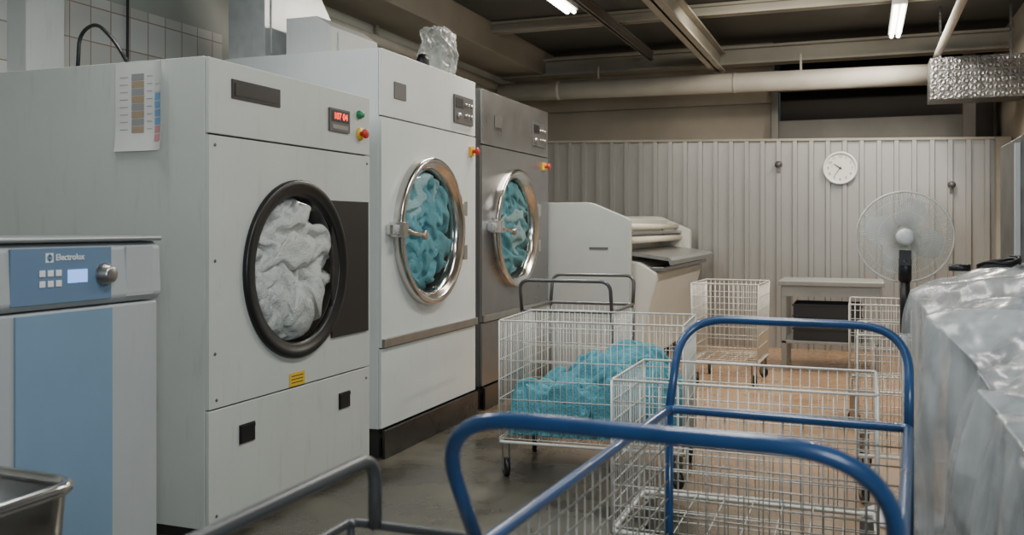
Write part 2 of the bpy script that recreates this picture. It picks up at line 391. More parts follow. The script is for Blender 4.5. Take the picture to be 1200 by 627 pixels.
e.tube([(-3.3,10.15,pz(-3.3)),(-3.25,10.15,pz(-3.25))],.11,32).tube([(-1.3,10.15,pz(-1.3)),(-1.27,10.15,pz(-1.27))],.108,32)
for X in(-2.8,-.6):
    e.box(X-.01,X+.01,10.14,10.16,2.99,3.16)
tag(e.obj('ceiling_pipe','pipe'),'thick cream lagged pipe hung under the ceiling beam','pipe')
tag(MB().tube([(.69,3,3.0),(.69,10.05,3.02)],.035,14).obj('ceiling_pipe','pipe'),'thin cream pipe running along the ceiling','pipe')
tag(MB().tube([(-4.04,5.2,3.0),(-4.04,10.8,3.0)],.05,14).obj('wall_pipe','pipe'),'painted pipe running along the upper wall','pipe')
tag(MB().tube([(-4.07,7.3,3.4),(-4.07,7.3,0.0)],.022,10).obj('conduit','beam'),'thin vertical conduit on the painted wall','pipe')
mb=MB().box(.6,1.40,9.5,9.9,2.54,2.93)
for i in range(12):
    for j in range(6):
        ox=.636+i*.066+random.uniform(-.004,.004);oz=2.572+j*.065+random.uniform(-.004,.004)
        mb.lathe([(0,-.001),(.015,-.002),(.021,-.007),(.027,-.005),(.03,0)],(ox,9.5,oz),'Y',12,mi=0)
for X in(.7,1.3): mb.box(X-.01,X+.01,9.69,9.71,2.93,H)
tag(mb.obj('perforated_duct','foil',bevel=0),'dark quilted metallic duct with round dimples','duct')

def lamp(X,y0,y1,z,power):
    e=thing('fluorescent_lamp','bright tube lamp hung under the ceiling','lamp',(X,(y0+y1)/2,z),group='ceiling tube lamps')
    l=(y1-y0)/2
    MB().box(-.06,.06,-l,l,.02,.07).box(-.01,.01,-l*.7,-l*.7+.02,.07,H-z).box(-.01,.01,l*.7,l*.7+.02,.07,H-z).obj('lamp_housing','lampbody',e)
    for a in(-.03,.03): MB().tube([(a,-l+.03,0),(a,l-.03,0)],.018,12).obj('tube','lamp',e)
    ld=bpy.data.lights.new('lamp_light','AREA');ld.shape='RECTANGLE';ld.size=.16;ld.size_y=y1-y0;ld.energy=power;ld.color=(1,.92,.78)
    lo=bpy.data.objects.new('lamp_light',ld);C.objects.link(lo);lo.parent=e;lo.location=(0,0,-.03)
lamp(.3,8.4,9.75,3.2,80)
lamp(-2.35,6.15,7.65,3.2,50)

# ------------------------------------------------------------------ dryers
def panel_hole(mb,y0,y1,z0,z1,cy,cz,r,xf,xb,n=72,mi=0):
    A=[2*PI*k/n for k in range(n)]
    for (y,z) in((y0,z0),(y0,z1),(y1,z0),(y1,z1)): A.append(math.atan2(z-cz,y-cy)%(2*PI))
    A=sorted(set(A));v=[]
    for a in A:
        c,s=math.cos(a),math.sin(a);t=1e9
        if c>1e-9:t=min(t,(y1-cy)/c)
        if c<-1e-9:t=min(t,(y0-cy)/c)
        if s>1e-9:t=min(t,(z1-cz)/s)
        if s<-1e-9:t=min(t,(z0-cz)/s)
        v+=[(xf,cy+c*r,cz+s*r),(xf,cy+c*t,cz+s*t),(xb,cy+c*r,cz+s*r),(xb,cy+c*t,cz+s*t)]
    f=[];m=len(A)
    for i in range(m):
        j=(i+1)%m
        f+=[(4*i,4*i+1,4*j+1,4*j),(4*i+2,4*j+2,4*j+3,4*i+3),(4*i,4*j,4*j+2,4*i+2),(4*i+1,4*i+3,4*j+3,4*j+1)]
    mb.add(v,f,False,mi)
def laundry_drum(name,label,loc,R,mats,seed,layers=3):
    mb=MB();n=66;s=2*R*1.12/(n-1)
    for l in range(layers):
        rng=np.random.default_rng(seed*71+l)
        P=crumple(n,n,s,1.22,seed*10+l,cells=9,cells2=5,ex2=1.42,amp=.03,zlim=.055)
        P[...,2]+=.05*smooth_noise(n,n,3,rng)
        P=upsample(P,3);N_=P.shape[0]
        y=P[...,0]-R*1.12;z=P[...,1]-R*1.12
        x=P[...,2]-.06-(.02 if l==0 else 0)
        a=l*1.15+seed+1.2;yy=y*math.cos(a)-z*math.sin(a);zz=y*math.sin(a)+z*math.cos(a)
        rr=np.sqrt(yy*yy+zz*zz);k=np.minimum(1,R*.995/np.maximum(rr,1e-6));
        lim=.010+.012*(1-np.clip(rr/R,0,1))
        x=np.where(x>lim-.03,lim-.03+.03*np.tanh((x-(lim-.03))/.03),x)
        x=x-np.clip((rr/R-.93)/.07,0,1)*.05
        keep=rr<R*1.04
        V=np.stack([x,yy*k,zz*k],-1).reshape(-1,3)
        mb.add([tuple(p) for p in V],sheet_faces(N_,N_,0,keep),True,l%len(mats))
    o=mb.obj(name,mats,loc=loc,fix=False)
    bm=bmesh.new();bm.from_mesh(o.data);loose=[v for v in bm.verts if not v.link_faces];bmesh.ops.delete(bm,geom=loose,context='VERTS');bm.to_mesh(o.data);bm.free()
    tag(o,label,'laundry',kind='stuff');return o

def dryer(name,label,X0,Y0_,Y1_,Ht,depth,style):
    yc=(Y0_+Y1_)/2;e=thing(name,label,'dryer',(X0,yc,0));hw=(Y1_-Y0_)/2;L=lambda Y:Y-yc
    S=style;bz=S['base'];cm=S['mat'];pm=S.get('pmat',cm)
    mb=MB()
    mb.box(-depth,-.022,-hw,-hw+.02,bz,Ht).box(-depth,-.022,hw-.02,hw,bz,Ht).box(-depth,-.022,-hw+.02,hw-.02,Ht-.02,Ht).box(-depth,-.022,-hw+.02,hw-.02,bz,bz+.02).box(-depth,-depth+.02,-hw+.02,hw-.02,bz+.02,Ht-.02)
    mb.obj('cabinet_body',S.get('side',cm),e,bevel=.003)
    MB().box(-depth+.05,-.03 if bz>.1 else -.06,-hw+.02,hw-.02,0,bz-.002).obj('plinth','dark',e)
    z1,z2=S['seams']
    MB().box(-.02,0,-hw,hw,z2+.004,Ht-.004).obj('upper_panel',S.get('upper',pm),e,bevel=.004)
    mb=MB();panel_hole(mb,-hw,hw,z1+.004,z2-.004,L(S['dy']),S['dz'],S['ri'],0,-.02);mb.obj('front_panel',pm,e)
    MB().box(-.02,0,-hw,hw,bz+.004,z1-.004).obj('lower_panel',S.get('lower',pm),e,bevel=.004)
    MB().lathe([(S['ri'],-.02),(S['ri']+.01,-.5),(0,-.5)],(0,L(S['dy']),S['dz']),'X',64).obj('drum','drum',e)
    ro,ri=S['ro'],S['ri']
    if S['ring']=='black':
        prof=[(ro,.001),(ro,.02),(ro-.01,.026),(ro-.035,.028),(ro-.04,.022),(ri+.012,.020),(ri,.014),(ri-.003,-.015)]
    else:
        prof=[(ro,.001),(ro,.045),(ro-.008,.06),(ro-.03,.064),(ro-.045,.05),(ri+.015,.04),(ri,.025),(ri-.004,-.015)]
    d=MB().lathe(prof,(0,L(S['dy']),S['dz']),'X',96).obj('door','black' if S['ring']=='black' else 'chrome',e,label='round door ring, '+('black' if S['ring']=='black' else 'polished steel'))
    MB().lathe([(ri+.002,.0),(ri*.8,.024),(ri*.4,.030),(0.0005,.032)],(0,L(S['dy']),S['dz']),'X',64).obj('glass','glass',d)
    if S['ring']!='black':
        y=L(S['dy'])-ro;z=S['dz']+.01
        MB().box(0,.10,y-.05,y+.015,z-.045,z+.045,0).box(.0,.05,y-.09,y-.045,z-.03,z+.03).tube([(.085,y-.01,z),(.11,y+.05,z-.02),(.115,y+.18,z-.035)],.014,10).lathe([(0,0),(.028,0),(.028,.03),(0,.035)],(.105,y+.18,z-.036),'X',16).obj('handle','chrome',d,bevel=.004)
        y=L(S['dy'])+ro
        for a in(.1,-.2): MB().box(.0,.06,y-.03,y+.03,S['dz']+a,S['dz']+a+.1).obj('hinge','chrome',d,bevel=.004)
    return e,L

e,L=dryer('tumble_dryer','grey-white industrial dryer, black round door, full of white towels',-2.6,3.212,4.581,2.077,1.45,
  dict(base=.05,mat='d_white',seams=(.561,1.745),dy=3.875,dz=1.14,ro=.437,ri=.362,ring='black'))
MB().box(.0005,.012,L(4.17),L(4.55),.765,1.485).obj('hinge_plate','blackp',e,bevel=.002)
MB().box(.001,.006,L(3.36),L(3.72),1.915,2.0).box(.006,.008,L(3.38),L(3.70),1.93,1.985).obj('nameplate','blackp',e)
MB().box(.001,.012,L(4.15),L(4.35),1.85,1.97,0).box(.012,.014,L(4.165),L(4.335),1.90,1.96,1).box(.012,.014,L(4.175),L(4.325),1.862,1.885,2).text('107 04',.05,TX(.0155,L(4.25),1.929),3).obj('display',['d_grey2','blackp','d_grey','ledred'],e)
MB().lathe([(.024,.001),(.024,.012),(.017,.02),(.017,.03),(0,.032)],(0,L(4.46),1.965),'X',20).obj('button','green',e,label='green push button')
MB().lathe([(.036,.001),(.036,.01),(0,.012)],(0,L(4.47),1.86),'X',24,0).lathe([(.014,.01),(.014,.026),(.026,.032),(.026,.044),(.018,.05),(0,.051)],(0,L(4.47),1.86),'X',24,1).obj('emergency_button',['yellow','red'],e,label='red mushroom button on yellow disc')
for Y in(3.469,4.306):
    MB().box(.001,.006,L(Y-.055),L(Y+.055),.375,.46).box(.006,.012,L(Y-.05),L(Y+.05),.44,.455).box(.006,.012,L(Y-.05),L(Y-.035),.38,.44).obj('recessed_handle','blackp',e)
mb=MB().box(.001,.003,L(3.80),L(3.93),.567,.632)
for k in range(3): mb.box(.003,.0036,L(3.815),L(3.915),.582+k*.016,.586+k*.016,1)
mb.obj('warning_sticker',['yellow','blackp'],e,label='yellow warning sticker')
for (y,z) in((3.25,1.2),(3.25,.8),(3.26,.60),(3.25,1.70),(4.55,1.70),(3.26,.10),(4.54,.50)): MB().lathe([(.008,.001),(.006,.004),(0,.005)],(0,L(y),z),'X',10).obj('screw','d_grey2',e)
def cx(x,z): return 3.209-.012*max(0,(1.80-z)/.12)**2-.045*max(0,(x+2.90)/.09)**2*(1 if x>-2.90 else 0)
mb=MB()
def patch(x0,x1,z0,z1,mi,off,nx=1):
    nz_=max(1,round((z1-z0)/.03));V=[]
    for i in range(nz_+1):
        for j in range(nx+1):
            X=x0+(x1-x0)*j/nx;z=z0+(z1-z0)*i/nz_;V.append((X,cx(X,z)-off,z))
    mb.add(V,[(i*(nx+1)+j,i*(nx+1)+j+1,(i+1)*(nx+1)+j+1,(i+1)*(nx+1)+j) for i in range(nz_) for j in range(nx)],True,mi)
patch(-3.106,-2.82,1.68,2.07,0,0,14)
for k in range(8): patch(-3.015,-2.945,1.76+k*.033,1.79+k*.033,1+(k%2),.001)
for k in range(8):
    patch(-3.08,-3.035,1.775+k*.033,1.778+k*.033,2,.001)
    patch(-2.93,-2.90,1.775+k*.033,1.778+k*.033,2,.001)
    patch(-2.885,-2.835,1.72+k*.036,1.75+k*.036,3 if k<2 else (4 if k<6 else 0),.0015,3)
tag(mb.obj('paper_chart',['paper','p_tan','p_grey','p_pink','p_blue'],fix=False),'white paper chart with tan, pink and blue swatches on dryer side','paper chart')

laundry_drum('laundry_load','crumpled white towels packed behind the dryer door',(-2.6,3.875,1.14),.358,['towel_w'],1)

e,L=dryer('tumble_dryer','white industrial dryer, polished round door, full of aqua towels',-2.6,4.719,6.106,2.387,1.1,
  dict(base=.17,mat='d_white2',seams=(.64,1.99),dy=5.33,dz=1.32,ro=.47,ri=.39,ring='chrome'))
MB().box(.001,.022,-.69,.69,.645,.695).obj('trim_rail','steel',e,bevel=.003)
MB().box(.001,.022,-.69,.69,.0,.165).obj('kick_plate','kick',e,bevel=.003)
MB().box(.001,.006,L(4.87),L(5.02),2.11,2.21).obj('nameplate','d_grey2',e)
def ctrl(e,y0,y1,z0,z1):
    mb=MB().box(.001,.012,y0,y1,z0,z1,0);w=(y1-y0)
    mb.box(.012,.014,y0+.05*w,y0+.45*w,z0+(z1-z0)*.55,z1-.02,1)
    for i in range(3):
        for j in range(2): mb.lathe([(.014,.012),(.014,.02),(0,.022)],(0,y0+w*(.58+.16*i),z0+(z1-z0)*(.3+.4*j)),'X',12,2)
    mb.lathe([(.02,.012),(.018,.03),(0,.032)],(0,y0+w*.2,z0+(z1-z0)*.25),'X',14,2)
    mb.obj('control_panel',['d_grey2','blackp','steel'],e)
ctrl(e,L(5.72),L(6.04),2.06,2.25)
def estop(e,y,z):
    MB().box(.001,.018,y-.033,y+.033,z-.033,z+.033,0).lathe([(.014,.018),(.014,.042),(.027,.047),(.027,.058),(.018,.063),(0,.064)],(0,y,z),'X',24,1).obj('emergency_button',['yellow','red'],e,label='red mushroom button on yellow box')
estop(e,L(6.02),1.88)
laundry_drum('laundry_load','crumpled pale and mid aqua towels packed behind the dryer door',(-2.595,5.33,1.32),.386,['towel_b2','towel_b3','towel_b2'],2)

e,L=dryer('tumble_dryer','grey steel industrial dryer, polished round door, full of aqua towels',-2.6,6.232,7.744,2.36,1.1,
  dict(base=.17,mat='d_grey',side='d_grey2',seams=(.64,1.95),dy=6.88,dz=1.335,ro=.47,ri=.39,ring='chrome'))
MB().box(.001,.022,-.75,.75,.645,.695).obj('trim_rail','steel',e,bevel=.003)
MB().box(.001,.022,-.75,.75,.0,.165).obj('kick_plate','kick',e,bevel=.003)
MB().box(.001,.006,L(6.47),L(6.62),2.1,2.19).obj('nameplate','d_grey2',e)
ctrl(e,L(7.32),L(7.66),2.03,2.23)
estop(e,L(7.62),1.87)
laundry_drum('laundry_load','crumpled aqua towels packed behind the dryer door',(-2.595,6.88,1.335),.386,['towel_b2','towel_b2','towel_b3'],3)

# ------------------------------------------------------------------ washer
e=thing('washing_machine','light grey commercial washer with blue front panel and controls','washing machine',(-2.6,2.45,0));L=lambda Y:Y-2.45
y0,y1=-.45,L(2.907)
MB().box(-.85,0,y0,y1,.03,1.06).obj('cabinet_body','w_grey',e,bevel=.012)
MB().box(.001,.008,L(2.245),L(2.664),.05,1.05).obj('front_panel','w_blue',e,bevel=.002,label='blue front panel')
MB().prism([(-.85,y0,1.065),(.0,y0,1.065),(.02,y0,1.09),(.012,y0,1.27),(-.02,y0,1.292),(-.85,y0,1.292)],(0,y1-y0,0)).obj('control_fascia','w_grey',e,bevel=.01)
MB().box(-.86,.02,y0-.005,y1+.004,1.294,1.312).obj('top_cover','w_top',e,bevel=.008)
fx=.021
MB().box(.012,fx,L(2.215),L(2.645),1.085,1.275).obj('control_panel','w_blue2',e,bevel=.002)
MB().box(.012,fx-.002,L(2.72),L(2.86),1.085,1.275).obj('detergent_flap','w_grey',e,bevel=.003)
mb=MB().box(fx,fx+.001,L(2.352),L(2.384),1.226,1.258,0).text('Electrolux',.030,TX(fx+.002,L(2.392),1.242),0,'LEFT',off=.0006)
mb.lathe([(.004,.001),(.0115,.001)],(fx+.001,L(2.368),1.242),'X',20,1).box(fx+.001,fx+.002,L(2.366),L(2.370),1.229,1.255,1)
mb.obj('brand_badge',['white','w_blue2'],e)
MB().box(fx,fx+.003,L(2.445),L(2.53),1.152,1.198).obj('display','lcd',e)
for i in range(3):
    for j in range(2): MB().box(fx,fx+.004,L(2.325+i*.034),L(2.325+i*.034+.024),1.142+j*.036,1.142+j*.036+.022).obj('button','white',e,bevel=.002)
MB().lathe([(.042,.0),(.042,.006),(.034,.012),(.030,.035),(.022,.04),(0,.041)],(fx,L(2.61),1.175),'X',32).obj('knob','steel',e)

# ------------------------------------------------------------------ steel tub
e=thing('steel_tub','stainless steel laundry tub with rolled rim on legs','tub',(-1.92,1.19,0))
rp=fillet([(-.42,-.36,.8),(.37,-.36,.8),(.36,.32,.8),(-.42,.35,.8)],.07,8,True)
mb=MB().tube(rp,.014,10,True)
def ring(z,s): return [Vector((p.x*s,p.y*s,z)) for p in rp]
R=[ring(.8,1),ring(.45,.93),ring(.36,.8),ring(.35,.1)]
n=len(rp);v=[p for r_ in R for p in r_];f=[]
for i in range(3):
    for k in range(n):
        k2=(k+1)%n;f.append((i*n+k,i*n+k2,(i+1)*n+k2,(i+1)*n+k))
f.append(list(range(3*n,4*n)))
mb.add(v,f,True);mb.obj('basin','tubsteel',e,fix=True)
for sx in(-1,1):
    for sy in(-1,1): MB().tube([(sx*.25,sy*.2,0),(sx*.25,sy*.2,.37)],.015,8).obj('leg','steel',e)

# ------------------------------------------------------------------ carts
def caster(e,x,y,ang,r=.05,top=.17):
    c=MB().box(-.03,.03,-.03,.03,top-.006,top).box(-.02,-.016,-.02,.02,r-.01,top-.006).box(.016,.02,-.02,.02,r-.01,top-.006).tube([(-.022,0,r),(.022,0,r)],.006,8).obj('caster','steel',e,loc=(x,y,0),rot=(0,0,ang))
    MB().lathe([(0,-.013),(.028,-.013),(.03,-.014),(r-.006,-.014),(r,-.009),(r,.009),(r-.006,.014),(.03,.014),(.028,.013),(0,.013)],(0,0,r),'X',24,0).lathe([(0,-.0145),(.022,-.0145)],(0,0,r),'X',16,1).lathe([(0,.0145),(.022,.0145)],(0,0,r),'X',16,1).obj('wheel',['black','steel'],c,label='black rubber wheel')
def cart(label,loc,rz,w,l,z0,z1,sp,hs,wr,wiremat,framemat=None,hoops=None,ztop=1.05,flare=.15,tr=.0145,taper=.0,group='wire laundry carts',bend=.13):
    e=thing('laundry_cart',label,'laundry cart',loc,rz,group);hw,hl=w/2,l/2
    mb=MB();t=1-taper
    def side(p0,p1):
        p0=Vector(p0);p1=Vector(p1);d=(p1-p0).length;k=max(2,round(d/sp))
        for i in range(k+1):
            q=p0.lerp(p1,i/k);mb.tube([(q.x,q.y,z1),(q.x*t,q.y*t,z0)],wr,5)
        m=max(2,round((z1-z0)/hs))
        for j in range(m+1):
            s=1-taper*(1-j/m);z=z0+(z1-z0)*j/m
            mb.tube([(p0.x*s,p0.y*s,z),(p1.x*s,p1.y*s,z)],wr*1.25,5)
    K=[(-hw,-hl,0),(hw,-hl,0),(hw,hl,0),(-hw,hl,0)]
    for i in range(4): side(K[i],K[(i+1)%4])
    k=round(w/.11)
    for i in range(1,k): X=(-hw+w*i/k)*t;mb.tube([(X,-hl*t,z0),(X,hl*t,z0)],wr,5)
    k=round(l/.13)
    for i in range(1,k): Yy=(-hl+l*i/k)*t;mb.tube([(-hw*t,Yy,z0),(hw*t,Yy,z0)],wr,5)
    mb.obj('wire_basket',wiremat,e)
    fm=framemat or wiremat
    rr=tr if framemat else wr*2.2
    mb=MB();rim=[(a*hw,b*hl,z1+.002) for a,b in((-1,-1),(1,-1),(1,1),(-1,1))]
    mb.tube(fillet(rim,.02,4,True),rr,8,True)
    for a,b in((-1,-1),(1,-1),(1,1),(-1,1)): mb.tube([(a*hw,b*hl,z1),(a*hw*t,b*hl*t,z0-.02)],rr,8)
    mb.tube(fillet([(a*hw*t,b*hl*t,z0-.02) for a,b in((-1,-1),(1,-1),(1,1),(-1,1))],.02,4,True),max(rr,.009),8,True)
    mb.obj('frame',fm,e)
    for s in(hoops or []):
        pts=[(-hw,s*hl,z1),(-hw,s*(hl+flare),ztop),(hw,s*(hl+flare),ztop),(hw,s*hl,z1)]
        MB().tube(fillet(pts,bend,10),rr,12).obj('handle',fm,e)
    for a in(-1,1):
        for b in(-1,1): caster(e,a*(hw*t-.03),b*(hl*t-.03),random.uniform(-.9,.9),.05,z0-.03)
    return e
g='white wire laundry carts'
u=Vector((.9985,-.055,0));vv=Vector((.055,.9985,0))
cc=Vector((-.54,2.75,0))+u*.33-vv*.65
cart('blue tubular laundry cart with wire mesh sides and flared handles',(cc.x,cc.y,0),-.055,.66,1.30,.22,.80,.055,.055,.0021,'wire_old','bluep',(-1,1),1.06,.16,.0128,group='tubular laundry carts',bend=.16)
gt=cart('dark grey tubular wire trolley with looped handle',(-.80,1.12,0),0,.30,.96,.22,.76,.05,.06,.0024,'wire_old','greyp',None,tr=.009,group='tubular laundry carts')
MB().tube(fillet([(-.09,-.46,.76),(-.09,-.46,.9),(-.09,.47,.9),(-.09,.47,.76)],.06,8),.0135,12).obj('handle','greyp',gt)
cart('white wire cart heaped with aqua towels',(-1.36,4.97,0),.07,.98,.64,.21,.84,.034,.11,.0022,'wire',group=g)
cart('white wire cart with dark tubular handles at both ends',(-1.79,6.0,0),.03,.60,.66,.26,.80,.04,.10,.0022,'wire','greyp',(-1,1),1.0,.05,.012,group='tubular laundry carts',bend=.07)
cart('empty white wire laundry cart',(-.40,3.53,0),0,.90,.54,.26,.79,.034,.075,.0022,'wire',group=g)
cart('empty white wire laundry cart',(.24,5.12,0),0,.52,.70,.26,.82,.036,.10,.0022,'wire',group=g)
cart('empty white wire laundry cart',(.20,6.95,0),0,.56,.66,.26,.82,.036,.10,.0022,'wire',group=g)
cart('tall empty white wire cart on swivel casters',(-1.07,8.22,0),-.04,.56,.66,.22,.86,.04,.11,.0026,'wire',taper=.04,group=g)

# laundry heap : several crumpled sheets draped over a mound
def heap(name,label,loc,rz,hx,hy,zf,zbase,layers,seed,mt):
    mb=MB();rng=np.random.default_rng(seed)
    Lx=hx*2+.44;Ly=hy*2+.44;s=.0125;n=int(Lx/s);m=int(Ly/s)
    for l in range(layers):
        P=crumple(n,m,s,1.42 if l%2 else 1.28,seed*10+l,steps=110,cells=(8 if l%2 else 14),cells2=(12 if l%2 else 7),ex2=1.28 if l%2 else 1.42,amp=.034,zlim=.055)
        P[...,2]+=.055*smooth_noise(n,m,5,rng)
        P=upsample(P,2);N_,M_=P.shape[:2]
        u=P[...,0]-Lx/2;w=P[...,1]-Ly/2;h=P[...,2]
        cu=np.clip(u,-hx,hx);cw=np.clip(w,-hy,hy);ou=np.abs(u)-hx;ow=np.abs(w)-hy
        over=np.maximum(np.maximum(ou,ow),0)
        nx=np.where(ou>0,np.sign(u)*np.minimum(1,ou/.05),0);ny=np.where(ow>0,np.sign(w)*np.minimum(1,ow/.05),0)
        nz=np.clip(1-over/.06,0,1)+.15
        nl=np.sqrt(nx*nx+ny*ny+nz*nz);nx,ny,nz=nx/nl,ny/nl,nz/nl
        z0=zf(cu/hx,cw/hy)
        rnd=np.clip((np.abs(cu)/hx-.8)/.2,0,1)**2*.03+np.clip((np.abs(cw)/hy-.8)/.2,0,1)**2*.03
        X=cu*.94+nx*np.clip(h,-.05,.035);Y=cw*.93+ny*np.clip(h,-.05,.03);Z=z0-rnd-over*1.6+nz*h
        Z=np.maximum(Z,zbase+.004*rng.random(Z.shape))
        V=np.stack([X,Y,Z],-1).reshape(-1,3)
        mb.add([tuple(p) for p in V],sheet_faces(N_,M_),True,0)
    o=mb.obj(name,mt,loc=loc,rot=(0,0,rz),fix=False)
    tag(o,label,'laundry',kind='stuff');return o
def zheap(a,b): return .42+.20*np.exp(-((a-.48)**2*2.2+(b-.1)**2*.6))-.05*np.clip((a-.7)/.3,0,1)
heap('laundry_pile','heap of crumpled aqua towels inside wire cart',(-1.36,4.97,0),.07,.45,.28,zheap,.225,4,5,'towel_b')

# lumpy solid
def lumpy(name,mat_,cent,half,cuts,rnd,amp,freq,seed,topf=None,oct2=.35,disp=None):
    bm=bmesh.new();bmesh.ops.create_cube(bm,size=2);bmesh.ops.subdivide_edges(bm,edges=bm.edges[:],cuts=cuts,use_grid_fill=True)
    hv=Vector(half)
    for v in bm.verts:
        c=v.co.copy();s=c.normalized()*1.15;q=c.lerp(s,rnd);n=Vector((c.x**5,c.y**5,c.z**5)).normalized()
        p=Vector((q.x*hv.x,q.y*hv.y,q.z*hv.z))
        if topf and p.z>0: p.z*=topf(p.x/hv.x,p.y/hv.y)
        bot=max(0,min(1,(p.z/hv.z+1)*3))
        if disp: d=disp(p,n)
        else:
            pp=p+Vector((seed,seed*2.3,0));d=(folds(pp,freq)-.4)*amp+(folds(pp+Vector((4,4,4)),freq*2.6)-.4)*amp*oct2
        v.co=p+n*d*bot
    me=bpy.data.meshes.new(name);bm.to_mesh(me);bm.free();me.materials.append(M[mat_]);me.polygons.foreach_set('use_smooth',[True]*len(me.polygons))
    o=bpy.data.objects.new(name,me);C.objects.link(o);o.location=cent
    return o
# draped film: broad folds + fine crinkles
_F=crumple(64,64,.03,1.10,77,steps=110,amp=.035,cells=9,cells2=3,ex2=1.02,zlim=.07,bend=((2,.95),(3,.9)))
FP=upsample(_F[...,2],3)
_G=crumple(110,110,.016,1.07,78,steps=80,amp=.012,cells=18,cells2=12,zlim=.04,bend=((2,.9),))
GP=_G[...,2]
def samp(A,u,v,st):
    n=A.shape[0];u=(u/st)%(2*(n-2));v=(v/st)%(2*(n-2))
    if u>n-2:u=2*(n-2)-u
    if v>n-2:v=2*(n-2)-v
    i=min(int(u),n-2);j=min(int(v),n-2);a=u-i;b=v-j
    return float((A[i,j]*(1-a)+A[i+1,j]*a)*(1-b)+(A[i,j+1]*(1-a)+A[i+1,j+1]*a)*b)
def tp(x,y): return .93+.20*(1-(x-.5)**2*.5)+.10*sst((x+.4)/1.3)+.05*y+.03*math.sin(4*x+5*y)+.02*math.sin(9*y+2)
def filmdisp(p,n):
    q=p+Vector((31,5,2))
    a=noise.noise(q*1.3);b=noise.noise(Vector((q.x*3,q.y*3,q.z*.6)))
    w=[abs(n.x),abs(n.y),abs(n.z)]
    f=w[0]*samp(FP,p.y+5,p.z*.55+5,.008)+w[1]*samp(FP,p.x+5,p.z*.55+5,.008)+w[2]*samp(FP,p.y*.9+4+p.x*.5,p.x+3-p.y*.3,.01)
    g=w[0]*samp(GP,p.y+5,p.z*.7+5,.016)+w[1]*samp(GP,p.x+5,p.z*.7+5,.016)+w[2]*samp(GP,p.y+4,p.x+3,.016)
    return .08*a+.05*b+.75*f+.28*g
e=lumpy('wrapped_pallet_load','film',(.79,2.87,.56),(.60,1.47,.54),210,.16,0,0,8,tp,disp=filmdisp)
tag(e,'long bulky load draped in crinkled translucent plastic film','wrapped load')
def pile_top(x,y,r=.04):
    z=-1
    for dx in(-r,0,r):
        for dy in(-r,0,r):
            ok,loc,nn,i=e.ray_cast(Vector((x+dx-.79,y+dy-2.87,3)),Vector((0,0,-1)))
            if ok:z=max(z,loc.z+.56)
    return z
bpy.context.view_layer.update()
ld=lumpy('packed_goods','inner',(0,0,0),(.49,1.35,.46),30,.10,.03,3.0,5,tp);ld.parent=e;ld.location=(.03,0,-.06);
mb=MB();pts=[]
for i in range(80):
    a=i*.33;r=.05+.02*noise.noise(Vector((i*.08,0,0)));X=.50+r*1.4*math.cos(a);Yy=4.02+r*.9*math.sin(a)
    pts.append((X,Yy,pile_top(X,Yy,.012)+.010+i*.0003))
mb.tube(pts,.006,6)
tag(mb.obj('cable_coil','blackp'),'black cable coiled loosely on the wrapped load','cable')
tag(MB().lathe([(.022,0),(.04,0),(.04,.025),(.022,.025)],(.36,4.02,pile_top(.36,4.02)+.001),'Z',20,closed=True).obj('tape_roll','blackp'),'small roll of black tape on the wrapped load','tape')

# ------------------------------------------------------------------ fan
e=thing('pedestal_fan','pale pedestal fan with round wire cage and black post','fan',(.185,4.60,0))
MB().lathe([(0,.0),(.19,.0),(.19,.015),(.15,.03),(.04,.05),(.03,.08),(0,.08)],(0,0,0),'Z',40).obj('base','hub',e)
MB().tube([(0,0,.06),(0,0,.88)],.013,14).obj('pole','white',e)
MB().tube([(0,0,.86),(0,0,1.12)],.022,14).tube([(0,0,1.1),(0,-.02,1.2)],.028,14).box(-.025,.025,-.045,.01,1.17,1.24).obj('neck','blackp',e,label='black neck and post')
zc=1.30;ya=.07
MB().lathe([(0,-.12),(.022,-.12),(.036,-.105),(.04,-.05),(.04,.01),(.03,.03),(0,.03)],(0,0,zc),'Y',28).obj('motor_housing','hub',e)
mb=MB();Rr=.21
for s,b in((-1,ya-.045),(1,ya+.045)):
    for k in range(110):
        a=2*PI*(k+(.5 if s>0 else 0))/110;pp=[]
        for (r,h) in((.04,b),(.11,b+s*.004),(.17,b-s*.01),(.197,ya+s*.012),(Rr,ya)): pp.append((r*math.sin(a),h,zc+r*math.cos(a)))
        mb.tube(pp,.0012,4)
    for r in(.045,.115,.17):
        mb.tube([(r*math.sin(a*PI/24),b+(s*.004 if r<.15 else -s*.01),zc+r*math.cos(a*PI/24)) for a in range(48)],.0011,5,True)
mb.tube([(Rr*math.sin(a*PI/32),ya,zc+Rr*math.cos(a*PI/32)) for a in range(64)],.005,8,True)
mb.obj('cage','wire',e)
mb=MB()
for b in range(4):
    a0=b*PI/2+.3;G=[]
    for i in range(9):
        r=.03+.15*i/8
        for j in range(9):
            t=j/8-.5;wd=(.35+.75*math.sin(PI*min(1,(i+2.5)/10)));a=a0+t*wd*1.35
            G.append((r*math.sin(a),ya+t*.05,zc+r*math.cos(a)))
    mb.add(G,[(i*9+j,i*9+j+1,(i+1)*9+j+1,(i+1)*9+j) for i in range(8) for j in range(8)],True)
mb.lathe([(0,ya-.03),(.035,ya-.03),(.035,ya+.03),(0,ya+.035)],(0,0,zc),'Y',20)
mb.obj('blades','blade',e,fix=False,label='frosted pale blades')

